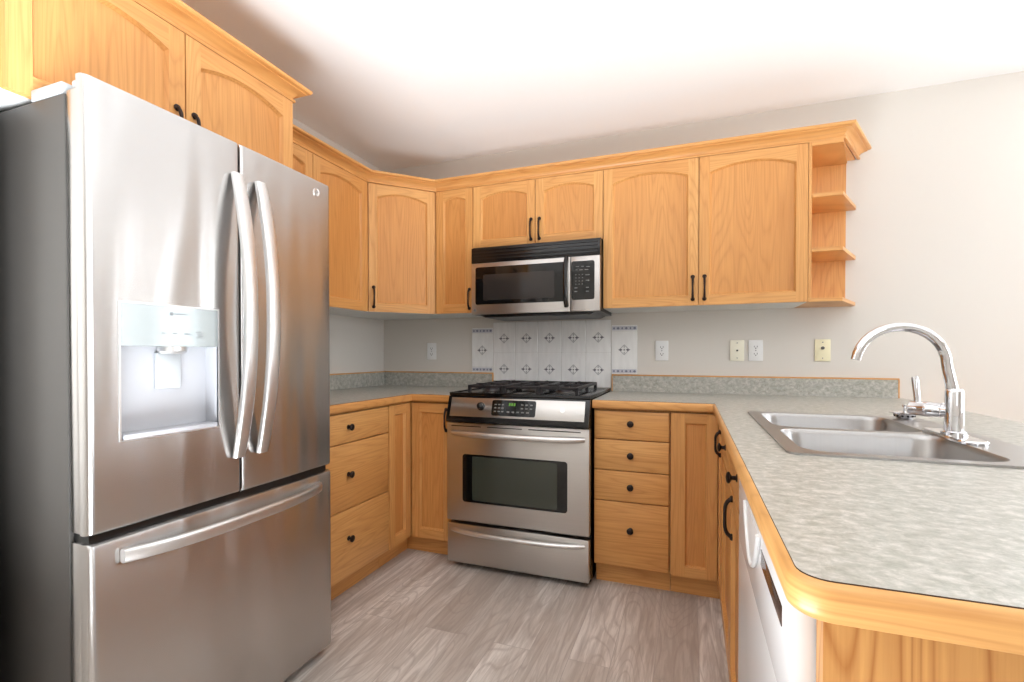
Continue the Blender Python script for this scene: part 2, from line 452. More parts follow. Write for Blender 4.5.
t = thing('wall_cabinet', (2.13, -.15, ZU), 'wide oak wall cabinet with two tall arched doors right of the microwave', 'cabinet')
m = MB(); wbody(m, 1.646, 2.616, -BX + .001, -.001, ZU, ZT); m.build('body', [OAKV, MELAM], t)
door(fy, 1.645, 2.131, ZU, ZT, t, .037, handle=(2.103, ZU + .09)); door(fy, 2.131, 2.617, ZU, ZT, t, .037, handle=(2.159, ZU + .09))

t = thing('open_end_shelf', (2.74, -.15, ZU), 'open oak end shelf with clipped corners at the end of the wall cabinets', 'shelf')
MB().box(2.617, 2.630, -DU, -.001, ZU + .018, ZT, 0).build('side_panel', OAKV, t)
MB().box(2.6305, 2.846, -.014, -.001, ZU + .018, ZT, 0).build('back_panel', OAKV, t)
def shelf(z, th):
    lp = [(2.632, -.0145), (2.632, -DU), (2.756, -DU), (2.886, -.03), (2.886, -.0145)]
    return MB().prism(zf, lp, z, z + th).build('shelf', OAKH, t)
for z in (1.622, 1.878): shelf(z, .017)
lp = [(2.617, -.001), (2.617, -DU), (2.756, -DU), (2.886, -.03), (2.886, -.001)]
MB().prism(zf, lp, ZU, ZU + .017).build('shelf', OAKH, t)
MB().prism(zf, [(2.6305, -.0145), (2.6305, -DU), (2.756, -DU), (2.846, -.03), (2.846, -.0145)], ZT - .018, ZT).build('shelf', OAKH, t)

# crown moulding: profile (outward, up) swept along the fronts
CROWN = [(0, 0), (.011, 0), (.012, .004), (.011, .009), (.004, .011), (.006, .018), (.014, .028), (.028, .036), (.040, .039), (.040, .043), (.052, .045), (.056, .050), (.056, .058), (0, .058)]
def sweep(path, normals, z, prof):
    """path corner points with per-corner outward offset vectors (already mitred)"""
    m = MB(); n = len(prof); vs = []
    for p, q in zip(path, normals):
        vs += [(p[0] + q[0] * a, p[1] + q[1] * a, z + b) for a, b in prof]
    fs = []
    for i in range(len(path) - 1):
        for k in range(n):
            k2 = (k + 1) % n; fs.append((i * n + k, i * n + k2, (i + 1) * n + k2, (i + 1) * n + k))
    fs += [tuple(range(n)), tuple(range((len(path) - 1) * n, len(path) * n))[::-1]]
    return m.add(vs, fs, 0)
tq = math.tan(PI / 8)
path = [(DU - .01, -1.43), (DU - .01, -.612), (.612, -DU + .01), (2.756, -DU + .01), (2.898, -.002)]
ang = Vector((.143, .314)); an = Vector((ang.y, -ang.x)).normalized()
h = (an + Vector((0, -1))); h = h / h.dot(Vector((0, -1)))
nor = [(1, 0), (1, -tq), (tq, -1), (h.x, h.y), (an.x / an.x * 1.08, 0)]
o = sweep(path, nor, ZT + .0005, CROWN).build('crown_moulding', OAKH, None, 25)
o['label'] = 'long oak crown moulding running over the corner and back wall cabinets'; o['category'] = 'moulding'
MB().prism(zf, [(.002, -.002), (.002, -1.43), (DU - .012, -1.43), (DU - .012, -.612), (.612, -DU + .012), (2.756, -DU + .012), (2.888, -.002)], ZT + .001, ZT + .012).build('top_board', OAKH, o)

# cabinet over the fridge
FXF = .61; fz0 = 1.752; fyL, fyR = -2.324, -1.462
t = thing('wall_cabinet', (.3, -1.9, fz0), 'deep oak wall cabinet above the steel refrigerator', 'cabinet')
m = MB(); wbody(m, .001, FXF - .0215, fyL, fyR, fz0, ZT); m.build('body', [OAKV, MELAM], t)
ff = YF(FXF - .0205)
door(ff, fyL, -1.898, fz0, ZT, t, .034, handle=(-1.926, fz0 + .085)); door(ff, -1.898, fyR, fz0, ZT, t, .034, handle=(-1.870, fz0 + .085))
sweep([(FXF - .01, fyL - .0), (FXF - .01, fyR), (.33, fyR)], [(1, -.0), (1, 1), (0, 1)], ZT + .0005, CROWN).build('crown', OAKH, t, 25)

# ------------------------------------------------------------------ base cabinets
ZB, ZC = .874, .914
FB = .615                               # front face of base doors
ty = XF(-FB + .0205); tx = YF(FB - .0205)
Bd = FB - .0215
t = thing('base_cabinet', (.3, -1.15, 0), 'oak base cabinet with three wide drawers on the left wall beside the fridge', 'cabinet')
MB().box(.002, Bd, -1.478, -.826, .103, ZB - .001, 0).build('body', OAKV, t)
MB().box(.002, .545, -1.478, -.826, .0, .1025, 0).build('toe_kick', OAKH, t)
for a, b in ((.727, .866), (.42, .727), (.106, .42)):
    zc = {.727: .80, .42: .582, .106: .285}[a]
    drawer(tx, -1.476, -.827, a, b, t, [(-1.146, zc)])

t = thing('base_cabinet', (.3, -.3, 0), 'oak corner base cabinet with two slim framed doors left of the stove', 'cabinet')
lp = [(.002, -.002), (.002, -.824), (Bd, -.824), (Bd, -Bd), (.878, -Bd), (.878, -.002)]
MB().prism(zf, lp, .103, ZB - .001).build('body', OAKV, t)
lp = [(.002, -.002), (.002, -.824), (.545, -.824), (.545, -.545), (.878, -.545), (.878, -.002)]
MB().prism(zf, lp, 0, .1025).build('toe_kick', OAKH, t)
door(tx, -.825, -.6175, .106, .866, t, 0, st=.05)
door(ty, .6175, .873, .106, .866, t, 0, st=.05, handle=(.838, .775))

RXL, RXR = .882, 1.644
t = thing('base_cabinet', (1.83, -.3, 0), 'oak base cabinet with four drawers right of the stove', 'cabinet')
MB().box(1.650, 2.006, -Bd, -.002, .103, ZB - .001, 0).build('body', OAKV, t)
MB().box(1.652, 2.006, -.545, -.002, 0, .1025, 0).build('toe_kick', OAKH, t)
for a, b in ((.724, .864), (.574, .724), (.425, .574), (.111, .425)):
    drawer(ty, 1.651, 2.004, a, b, t, [(1.828, {.724: .804, .574: .652, .425: .501, .111: .294}[a])])

PX = 2.213                               # face of the peninsula fronts (they look towards -X)
pb = PF(PX + .0205)
t = thing('base_cabinet', (2.5, -.4, 0), 'oak corner base cabinet where the back run meets the peninsula', 'cabinet')
lp = [(2.008, -.002), (2.83, -.002), (2.83, -.842), (PX + .0215, -.842), (PX + .0215, -Bd), (2.008, -Bd)]
MB().prism(zf, lp, .103, ZB - .001).build('body', OAKV, t)
lp = [(2.008, -.002), (2.83, -.002), (2.83, -.842), (PX + .065, -.842), (PX + .065, -.545), (2.008, -.545)]
MB().prism(zf, lp, 0, .1025).build('toe_kick', OAKH, t)
door(ty, 2.009, PX - .001, .106, .866, t, 0, st=.045, stl=.062)
door(pb, .617, .842, .106, .866, t, 0, st=.05, handle=(.800, .766, .096))

t = thing('base_cabinet', (2.5, -1.28, 0), 'oak sink base cabinet in the peninsula with two knobs and dark pull', 'cabinet')
mm = MB().box(PX + .0215, PX + .038, -1.718, -.844, .103, ZB - .001, 0).box(2.81, 2.83, -1.718, -.844, .103, ZB - .001, 0)
mm.box(PX + .038, 2.81, -1.718, -1.70, .103, ZB - .001, 0).box(PX + .038, 2.81, -.862, -.844, .103, ZB - .001, 0).box(PX + .038, 2.81, -1.70, -.862, .103, .12, 0)
mm.build('body', OAKV, t, weld=False)
MB().box(PX + .055, 2.83, -1.718, -.844, 0, .1025, 0).build('toe_kick', OAKH, t)
drawer(pb, .844, 1.29, .724, .864, t, [(1.08, .80)]); drawer(pb, 1.29, 1.718, .724, .864, t, [(1.545, .802)])
door(pb, .844, 1.29, .106, .722, t, 0, st=.05); door(pb, 1.29, 1.718, .106, .722, t, 0, st=.05, handle=(1.40, .648))

t = thing('end_panel', (2.5, -2.37, 0), 'upright oak end panel closing the near end of the peninsula', 'panel')
MB().box(2.229, 2.83, -2.372, -2.343, 0, ZB - .001, 0).build('board', OAKE, t)
MB().box(2.81, 2.83, -2.342, -1.72, 0, ZB - .001, 0).build('back_board', OAKV, t)

# ------------------------------------------------------------------ dishwasher
t = thing('dishwasher', (2.5, -2.03, 0), 'white dishwasher under the peninsula counter near its end', 'dishwasher')
DX = 2.203
MB().box(2.232, 2.80, -2.334, -1.726, .02, .868, 0).build('body', WHITEA, t)
d = MB().box(DX, 2.231, -2.338, -1.724, .13, .7028, 0, .0015).build('door', WHITEA, t)
MB().box(2.245, 2.262, -2.334, -1.726, .0, .125, 0).build('toe_kick', WHITEA, t)
pn = MB()
pf = PF(DX)
pn.box(DX, 2.231, -2.338, -1.724, .703, .868, 0, .0015)
pn = pn.build('control_panel', WHITEA, t)
MB().obox(pf, 2.105, 2.292, .796, .822, -.002, .0012, 0, .001).build('display_window', BROWNG, pn)['label'] = 'smoky brown display strip'
hm = MB(); n = 16
pts = [pf(1.90 + .2 * i / n, .842 - .085 * math.sin(PI * i / n) ** .8, .004) for i in range(n + 1)]
hm.tube(pts, .004, 8)
lp = [(1.90 + .2 * i / n, .842 - .085 * math.sin(PI * i / n) ** .8) for i in range(n + 1)]
hm.prism(pf, lp, .0, .004)
hm.build('grip', WHITEP, pn)

# ------------------------------------------------------------------ worktops
def offs(path, d):
    """offset an open 2-D path to its left by d"""
    out = []
    for i, p in enumerate(path):
        p = Vector(p); ds = []
        if i > 0: ds.append((p - Vector(path[i - 1])).normalized())
        if i < len(path) - 1: ds.append((Vector(path[i + 1]) - p).normalized())
        ns = [Vector((-q.y, q.x)) for q in ds]
        if len(ns) == 1: v = ns[0]
        else: v = (ns[0] + ns[1]); v = v / max(v.dot(ns[0]), .2)
        out.append(tuple(p + v * d))
    return out
def edging(path, z0, z1):
    """rounded oak nosing; the path runs with the worktop on its left"""
    prof = [(.0095, z0), (.006, z0), (.002, z0 + .003), (0, z0 + .009), (0, z1 - .009), (.0015, z1 - .005), (.005, z1 - .0024), (.0075, z1 - .0014), (.0095, z1 - .0014)]
    m = MB(); rows = [offs(path, a) for a, b in prof]; k = len(prof); vs = []
    for i in range(len(path)): vs += [(rows[j][i][0], rows[j][i][1], prof[j][1]) for j in range(k)]
    fs = []
    for i in range(len(path) - 1):
        for j in range(k):
            j2 = (j + 1) % k; fs.append((i * k + j, i * k + j2, (i + 1) * k + j2, (i + 1) * k + j))
    fs += [tuple(range(k))[::-1], tuple(range((len(path) - 1) * k, len(path) * k))]
    return m.add(vs, fs, 0)

# left worktop (L)
t = thing('worktop', (.3, -.3, ZB), 'speckled grey corner worktop with oak edging between fridge and stove', 'worktop')
path = [(.635, -1.485), (.635, -.635), (.880, -.635)]
inn = offs(path, .0097)
MB().plate([(.002, -.002), (.002, -1.485)] + inn + [(.880, -.002)], [], ZB, ZC, 0, 1).build('top', [LAM, CORE], t)
edging(path, ZB, ZC).build('edging', OAKH, t)
BS = 1.0145
bs = MB().box(.002, .020, -1.485, -.002, ZC + .0003, BS - .008, 0).box(.0205, .862, -.020, -.002, ZC + .0003, BS - .008, 0).build('backsplash', LAM, t)
MB().box(.002, .021, -1.485, -.002, BS - .0078, BS, 0, .002).box(.0215, .868, -.021, -.002, BS - .0078, BS, 0, .002).box(.8625, .868, -.021, -.002, ZC + .0003, BS - .008, 0).build('oak_trim', OAKH, bs)

# right worktop with the peninsula
t = thing('worktop', (2.6, -1.2, ZB), 'large speckled grey peninsula worktop with rounded oak edging around the sink', 'worktop')
PE, PR, PL = -2.430, 3.11, 2.189
cr = .038
path = [(1.6465, -.635), (PL, -.635)]
path += [(PL, -.9), (PL, -1.4), (PL, -1.9)]
path += [(PL + cr - cr * math.cos(a), PE + cr - cr * math.sin(a)) for a in [PI / 2 * i / 8 for i in range(9)]]
path += [(2.5, PE), (PR - cr, PE)]
path += [(PR - cr + cr * math.sin(a), PE + cr - cr * math.cos(a)) for a in [PI / 2 * i / 8 for i in range(1, 9)]]
path += [(PR, -1.2), (PR, -.002)]
inn = offs(path, .0097)
cut = rrect(2.312, 2.806, -1.741, -.944, .05)
outer = [(1.6465, -.002)] + inn
MB().plate(outer, [cut], ZB, ZC, 0, 1).build('top', [LAM, CORE], t)
edging(path, ZB, ZC).build('edging', OAKH, t)
bs = MB().box(1.6525, 3.074, -.020, -.002, ZC + .0003, BS - .008, 0).build('backsplash', LAM, t)
MB().box(1.6465, 3.080, -.021, -.002, BS - .0078, BS, 0, .002).box(1.6465, 1.652, -.021, -.002, ZC + .0003, BS - .008, 0).box(3.0745, 3.080, -.021, -.002, ZC + .0003, BS - .008, 0).build('oak_trim', OAKH, bs)

# ------------------------------------------------------------------ sink
t = thing('sink', (2.55, -1.34, .73), 'stainless steel double bowl sink set into the peninsula worktop', 'sink')
zr = ZC + .0005
rim = MB()
so = rrect(2.298, 2.822, -1.757, -.928, .025)
b1 = rrect(2.334, 2.714, -1.332, -.958, .06); b2 = rrect(2.334, 2.714, -1.727, -1.366, .06)
rim.plate(so, [b1, b2], zr, zr + .0045)
rim.build('rim', STEEL_S, t, 25)
def bowl(x0, x1, y0, y1):
    m = MB(); rows = []
    for ins, z, r in ((0, zr + .0045, .06), (.003, zr + .001, .058), (.006, zr - .01, .056), (.016, .79, .055), (.022, .76, .052), (.034, .744, .045), (.055, .738, .04)):
        rows.append([(x, y, z) for x, y in rrect(x0 + ins, x1 - ins, y0 + ins, y1 - ins, r)])
    n = len(rows[0]); vs = [p for r_ in rows for p in r_]
    fs = [(i * n + k, i * n + (k + 1) % n, (i + 1) * n + (k + 1) % n, (i + 1) * n + k) for i in range(len(rows) - 1) for k in range(n)]
    fs.append(tuple(range((len(rows) - 1) * n, len(rows) * n)))
    m.add(vs, fs)
    o = m.build('bowl', STEEL_S, t, 60)
    cx, cy = (x0 + x1) / 2, (y0 + y1) / 2
    MB().lathe([(.044, 0), (.044, .003), (.036, .0035), (.030, .0012), (.004, .0012)], (cx, cy, .7385), (0, 0, 1), 24).build('drain', CHROME, o)
bowl(2.334, 2.714, -1.332, -.958); bowl(2.334, 2.714, -1.727, -1.366)

# ------------------------------------------------------------------ faucet
FXC, FYC, FZ = 2.735, -1.40, zr + .005
t = thing('faucet', (FXC, FYC, FZ), 'chrome gooseneck kitchen faucet on the sink deck', 'faucet')
pl = rrect(FXC - .030, FXC + .030, FYC - .118, FYC + .128, .029, 8)
pli = rrect(FXC - .026, FXC + .026, FYC - .114, FYC + .124, .025, 8)
m = MB(); n = len(pl)
m.add([(x, y, FZ) for x, y in pl] + [(x, y, FZ + .004) for x, y in pl] + [(x, y, FZ + .008) for x, y in pli],
      [tuple(range(n))[::-1], tuple(range(2 * n, 3 * n))] + [(a * n + i, a * n + (i + 1) % n, (a + 1) * n + (i + 1) % n, (a + 1) * n + i) for a in (0, 1) for i in range(n)])
m.build('deck_plate', CHROME, t)
fb = MB().lathe([(.027, .008), (.027, .015), (.0205, .018), (.0195, .055), (.0195, .118), (.0175, .124), (.015, .127)], (FXC, FYC, FZ), (0, 0, 1), 28).build('base', CHROME, t)
pts = [(FXC - .004, FYC, FZ + .125), (FXC - .010, FYC, FZ + .155), (FXC - .016, FYC, FZ + .188)]
cxx, czz, Rr = FXC - .016 - .101, FZ + .188, .101
for i in range(1, 17):
    a = PI * i / 16 * .96
    pts.append((cxx + Rr * math.cos(a), FYC - .004 * i / 16, czz + Rr * math.sin(a)))
MB().tube(pts, [.0130, .0125] + [.0120] * 16 + [.0118], 16).build('spout', CHROME, t)
hx = MB()
hd = Vector((-.72, .69, 0)).normalized(); c0 = Vector((FXC, FYC, FZ + .068))
hx.lathe([(.0175, .012), (.0175, .022), (.0195, .024), (.0195, .045), (.0205, .047), (.0205, .062), (.0195, .064), (.0195, .094), (.016, .098)], c0, hd, 24)
hl = hx.build('valve', CHROME, t)
q = c0 + hd * .080
MB().tube([q + Vector((0, 0, .012)), q + Vector((-.001, 0, .03)), q + Vector((-.004, .002, .075)), q + Vector((-.006, .003, .086))], [.0075, .0075, .0085, .007], 12).build('lever', CHROME, hl)

# strainer basket resting on the deck behind the faucet
SX, SY = 2.770, -.990
t = thing('sink_strainer', (SX, SY, FZ), 'small chrome sink strainer with dark slots resting behind the faucet', 'strainer')
MB().lathe([(.020, .0), (.024, .004), (.032, .016), (.041, .019), (.041, .022), (.030, .023), (.02, .022)], (SX, SY, FZ), (0, 0, 1), 26).build('basket', CHROME, t)
m = MB()
for i in range(12):
    a = 2 * PI * i / 12
    m.lathe([(.0034, 0), (.0034, .002)], (SX + .0275 * math.cos(a), SY + .0275 * math.sin(a), FZ + .010), (math.cos(a), math.sin(a), -.3), 8)
m.build('slots', DARKSLOT, t)
MB().lathe([(.004, .022), (.004, .038), (.008, .041), (.008, .046), (.004, .048)], (SX, SY, FZ), (0, 0, 1), 14).build('knob', CHROME, t)

# ------------------------------------------------------------------ refrigerator
t = thing('refrigerator', (.41, -1.887, 0), 'stainless steel french door refrigerator with water dispenser against the left wall', 'refrigerator')
XF_, YA, YB = .820, -2.2805, -1.4940
MB().box(.03, .7455, YA, YB, .03, 1.736, 0, .004).build('body', GREYSIDE, t)['label'] = 'dark grey painted case'
MB().box(.08, .70, YA + .02, YB - .02, .0, .0295, 0).build('plinth', BLACKP, t)
MB().box(.614, .735, YA + .0, YA + .10, 1.7365, 1.766, 0, .004).build('hinge_cover', GREYPL, t)
MB().box(.614, .735, YB - .10, YB, 1.7365, 1.766, 0, .004).build('hinge_cover', GREYPL, t)
MB().box(.755, .784, YA + .008, YA + .05, 1.7425, 1.766, 0, .005).build('hinge_pin', GREYPL, t)
MID = (YA + YB) / 2
def fx_(y):                                   # gentle bow of the fronts
    u = (y - MID) / (YB - YA) * 2; return XF_ + .004 * (1 - u * u)
def skin(y0, y1, z0, z1, hole=None, rl=.012, rr=.012, name='door'):
    ys = [y0 + (y1 - y0) * i / 30 for i in range(31)]
    for r_, y, s_ in ((rl, y0, 1), (rr, y1, -1)):
        ys += [y + s_ * r_ * k for k in (.08, .25, .5, .75, 1)]
    zs = [z0, z0 + .004, z0 + .012, z1 - .012, z1 - .004, z1]
    if hole: ys += [hole[0], hole[1]]; zs += [hole[2], hole[3]]
    ys = sorted(set(round(y, 5) for y in ys)); zs = sorted(set(round(z, 5) for z in zs))
    def xx(y, z):
        x = fx_(y)
        if y - y0 < rl: x -= rl - math.sqrt(max(rl * rl - (rl - (y - y0)) ** 2, 0))
        if y1 - y < rr: x -= rr - math.sqrt(max(rr * rr - (rr - (y1 - y)) ** 2, 0))
        e = min(z - z0, z1 - z); r_ = .012
        if e < r_: x -= (r_ - math.sqrt(max(r_ * r_ - (r_ - e) ** 2, 0))) * .8
        return x
    m = MB(); ny, nz = len(ys), len(zs)
    vs = [(xx(y, z), y, z) for z in zs for y in ys]; fs = []
    for j in range(nz - 1):
        for i in range(ny - 1):
            if hole and hole[0] - 1e-4 < ys[i] and ys[i + 1] < hole[1] + 1e-4 and hole[2] - 1e-4 < zs[j] and zs[j + 1] < hole[3] + 1e-4: continue
            fs.append((j * ny + i, j * ny + i + 1, (j + 1) * ny + i + 1, (j + 1) * ny + i))
    m.add(vs, fs, 0)
    # sides and back
    xb = .787; o = len(vs)
    bl = [(xb, y, z) for z in (z0, z1) for y in ys]
    m.add([vs[i] for i in range(ny)] + bl[:ny], [(i, i + 1, ny + i + 1, ny + i) for i in range(ny - 1)], 0)
    m.add([vs[(nz - 1) * ny + i] for i in range(ny)] + bl[ny:], [(i, i + 1, ny + i + 1, ny + i) for i in range(ny - 1)], 0)
    for i, y in ((0, y0), (ny - 1, y1)):
        m.add([vs[j * ny + i] for j in range(nz)] + [(xb, y, z) for z in zs], [(j, j + 1, nz + j + 1, nz + j) for j in range(nz - 1)], 0)
    if not hole: m.add([(xb, y0, z0), (xb, y1, z0), (xb, y1, z1), (xb, y0, z1)], [(0, 1, 2, 3)], 0)
    d = m.build(name, STEEL_F, t, 40)
    zt = min(z1, 1.742); q = MB()
    q.box(.7475, .7868, y0 + .0015, y0 + .03, z0 + .002, zt, 0, .003).box(.7475, .7868, y1 - .03, y1 - .0015, z0 + .002, zt, 0, .003)
    q.box(.7475, .7868, y0 + .02, y1 - .02, z0 + .002, z0 + .03).box(.7475, .7868, y0 + .02, y1 - .02, zt - .03, zt).build('inner_edge', STEEL_F, d)
    return d
ZD0, ZD1 = .719, 1.770
dy0, dy1, dz0, dz1 = -2.214, -1.964, .930, 1.260
dl = skin(YA, MID - .003, ZD0, ZD1, (dy0, dy1, dz0, dz1), .011, .008)
dr = skin(MID + .003, YB, ZD0, ZD1, None, .008, .014)
df = skin(YA, YB, .036, .699, None, .011, .012, 'freezer_drawer')
dl['label'] = 'left door with the water dispenser'; dr['label'] = 'right door with round emblem'; df['label'] = 'lower freezer drawer'
MB().box(.70, .80, YA + .01, YB - .01, .699, .719, 0).build('gasket', BLACKP, t)
# handles: bowed flat bars
def bar(pts, wv, nv, hw, ht, name, parent, mat):
    """flat bar: wv width direction, nv thickness direction"""
    m = MB(); prof = [(math.cos(a), math.sin(a)) for a in [2 * PI * i / 16 for i in range(16)]]
    sq = lambda c: math.copysign(abs(c) ** .55, c)
    vs = []; n = 16
    for p, k in pts:
        vs += [tuple(Vector(p) + Vector(wv) * hw * k * sq(c) + Vector(nv) * ht * sq(s_)) for c, s_ in prof]
    fs = [(i * n + k, i * n + (k + 1) % n, (i + 1) * n + (k + 1) % n, (i + 1) * n + k) for i in range(len(pts) - 1) for k in range(n)]
    fs += [tuple(range(n))[::-1], tuple(range((len(pts) - 1) * n, len(pts) * n))]
    m.add(vs, fs); return m.build(name, mat, parent, 50)
for y, par in ((-1.908, dl), (-1.826, dr)):
    pts = []
    for i in range(25):
        u = i / 24 * 2 - 1
        pts.append(((fx_(y) + .012 + .052 * (1 - abs(u) ** 2.2), y, 1.249 + u * .420), 1 - .2 * abs(u) ** 6))
    h_ = bar(pts, (0, 1, 0), (1, 0, 0), .021, .011, 'handle', par, STEEL_H)
pts = []
for i in range(29):
    u = i / 28 * 2 - 1; y = -1.893 + u * .326
    pts.append(((fx_(y) + .010 + .046 * (1 - abs(u) ** 3), y, .655), 1))
bar(pts, (0, 0, 1), (1, 0, 0), .017, .009, 'handle', df, STEEL_H)
# dispenser
dsp = MB()
zc0 = 1.156
n = 8
ysd = [dy0 + (dy1 - dy0) * i / n for i in range(n + 1)]
for i in range(n):
    a, b = ysd[i], ysd[i + 1]
    xa, xb2 = fx_(a) + .001, fx_(b) + .001
    dsp.add([(xa, a, zc0), (xb2, b, zc0), (xb2, b, dz1), (xa, a, dz1)], [(0, 1, 2, 3)])
    dsp.add([(xa, a, zc0), (xb2, b, zc0), (.76, b, zc0), (.76, a, zc0)], [(0, 1, 2, 3)])
dpan = dsp.build('dispenser_panel', DISPP, dl)
cav = MB()
XC = .775
cav.add([(XC, dy0, dz0), (XC, dy1, dz0), (XC, dy1, zc0), (XC, dy0, zc0)], [(0, 1, 2, 3)])
cav.add([(XC, dy0, dz0), (fx_(dy0), dy0, dz0), (fx_(dy0), dy0, zc0), (XC, dy0, zc0)], [(0, 1, 2, 3)])
cav.add([(XC, dy1, dz0), (fx_(dy1), dy1, dz0), (fx_(dy1), dy1, zc0), (XC, dy1, zc0)], [(0, 1, 2, 3)])
cav.add([(XC, dy0, dz0), (fx_(dy0), dy0, dz0), (fx_(dy1), dy1, dz0), (XC, dy1, dz0)], [(0, 1, 2, 3)])
cav = cav.build('dispenser_cavity', DISPR, dl)
MB().box(XC + .005, fx_(MID - .2) + .006, dy0 + .004, dy1 - .004, dz0, dz0 + .012, 0, .003).build('drip_tray', DISPR, dl)
MB().obox(YF(XC), -2.108, -2.044, 1.044, 1.140, .0, .012, 0, .003).build('paddle', GREYPL, dl)
MB().lathe([(.034, 0), (.034, .012), (.028, .018), (.012, .020)], (XC + .022, -2.075, zc0 - .0005), (0, 0, -1), 20).build('nozzle', STEEL_H, dl)
fr_ = MB()
e = .004
for i in range(8):
    a, b = dy0 + (dy1 - dy0) * i / 8, dy0 + (dy1 - dy0) * (i + 1) / 8; xa = fx_((a + b) / 2)
    fr_.box(xa - .004, xa + .0022, a, b, dz0 - e, dz0); fr_.box(xa - .004, xa + .0022, a, b, dz1, dz1 + e)
for a, b in ((dy0 - e, dy0), (dy1, dy1 + e)):
    xa = fx_((a + b) / 2); fr_.box(xa - .004, xa + .0022, a, b, dz0 - e, dz1 + e)
fr_.build('dispenser_frame', STEEL_H, dl)
fp = frame((fx_(-2.09) + .0016, 0, 0), (0, 1, 0), (1, 0, 0))
for u, wd, hh, v in ((-2.115, .008, .0025, 1.188), (-2.085, .012, .0025, 1.188), (-2.052, .018, .0025, 1.188), (-2.018, .020, .0025, 1.180), (-2.016, .016, .0025, 1.187), (-2.019, .020, .0025, 1.194), (-2.070, .03, .0025, 1.2395)):
    MB().obox(fp, u - wd / 2, u + wd / 2, v, v + hh, 0, .0006).build('panel_print', MARK, dl)
MB().lathe([(.0045, 0), (.0045, .0006)], fp(-2.094, 1.2405, 0), (1, 0, 0), 14).build('panel_print', MARK, dl)
# small round chrome emblem with a ring and a swirl
be = MB(); bx = fx_(-1.570); bo = Vector((bx - .001, -1.570, 1.722))
be.lathe([(.0145, 0), (.0145, .003), (.0135, .004), (.0120, .0034), (.002, .0034)], bo, (1, 0, 0), 28)
be.tube([bo + Vector((.0040, .0075 * math.cos(.5 * q_) * (1 - q_ / 22), .0075 * math.sin(.5 * q_) * (1 - q_ / 22))) for q_ in range(18)], .0009, 6, 1)
be.build('emblem', [STEEL_H, MARK], dr)

# ------------------------------------------------------------------ microwave
t = thing('microwave', (1.268, -.2, 1.366), 'stainless and black microwave mounted over the stove', 'microwave')
x0, x1, z0, z1, yf = .890, 1.642, 1.368, 1.753, -.400
MB().box(x0, x1, -.372, -.003, z0, 1.7615, 0).build('body', BLACKP, t)
m = MB().box(x0, x1, yf, -.3725, 1.666, z1, 0, .003)
for i in range(4): m.box(x0 + .012, x1 - .012, yf - .003, yf + .002, 1.680 + .018 * i, 1.689 + .018 * i, 0, .002)
m.build('vent_grille', BLACKE, t)['label'] = 'black slatted vent grille'
d = MB().box(x0, 1.4805, yf, -.3725, z0, 1.6645, 0, .004).build('door', STEEL, t)
fm = XF(yf)
mwf = MB().prism(fm, rrect(.917, 1.452, 1.424, 1.640, .012, 5), -.001, .0015).build('glass', BLACKG, d)
MB().prism(fm, rrect(.966, 1.392, 1.448, 1.596, .006, 4), .0015, .0022).build('screen', MWG, d)
pts = [fm(1.461, 1.396 + .262 * i / 14, .006 + .030 * (1 - abs(i / 7 - 1) ** 4)) for i in range(15)]
MB().tube(pts, .0125, 12).build('handle', BLACKE, d)
MB().lathe([(.008, 0), (.008, .0015)], fm(.914, 1.392, 0), (0, -1, 0), 18).build('emblem', MARK, d)
cp = MB().box(1.4815, x1, yf, -.3725, z0, 1.6645, 0, .004).build('control_panel', STEEL, t)
kp = MB().prism(fm, rrect(1.488, 1.613, 1.430, 1.638, .012, 5), -.001, .0015).build('keypad', BLACKG, cp)
for (u, v, wd, h_) in [(1.52, 1.607, .018, .003), (1.548, 1.607, .014, .003), (1.578, 1.604, .02, .003), (1.515, 1.590, .010, .003), (1.54, 1.588, .018, .004), (1.57, 1.588, .02, .004), (1.575, 1.56, .022, .004), (1.575, 1.53, .018, .004), (1.575, 1.492, .016, .004), (1.575, 1.472, .016, .004), (1.512, 1.492, .016, .004), (1.512, 1.472, .016, .004)]:
    MB().obox(fm, u - wd / 2, u + wd / 2, v, v + h_, .0015, .0021).build('key', MARKL, cp)
for i in range(3):
    for j in range(4): MB().obox(fm, 1.512 + .018 * i - .0025, 1.512 + .018 * i + .0025, 1.512 + .017 * j, 1.516 + .017 * j, .0015, .0021).build('key', MARKL, cp)
MB().prism(XF(0), [(.93, 1.366), (1.61, 1.366), (1.58, 1.352), (.96, 1.352)], .03, .36).build('underside_hood', BLACKP, t)

# ------------------------------------------------------------------ range
t = thing('gas_range', (1.263, -.33, 0), 'stainless slide-in gas stove with black cooktop between the base cabinets', 'stove')
RF = -.680
MB().box(RXL + .003, RXR - .003, -.625, -.03, .02, .905, 0).build('body', BLACKE, t)
MB().box(RXL + .03, RXR - .03, -.58, -.06, 0, .0195, 0).build('foot_plinth', BLACKP, t)
ct = MB().box(RXL, RXR, -.662, -.024, .9155, .929, 0, .005)
ct.box(RXL + .004, RXR - .004, -.655, -.03, .9052, .916, 0)
for a, b, c, d in ((RXL, RXR, -.662, -.640, ), (RXL, RXL + .018, -.64, -.03), (RXR - .018, RXR, -.64, -.03)):
    ct.box(a, b, c, d, .926, .934, 0, .003)
ct.build('cooktop', BLACKE, t)['label'] = 'black enamel cooktop'
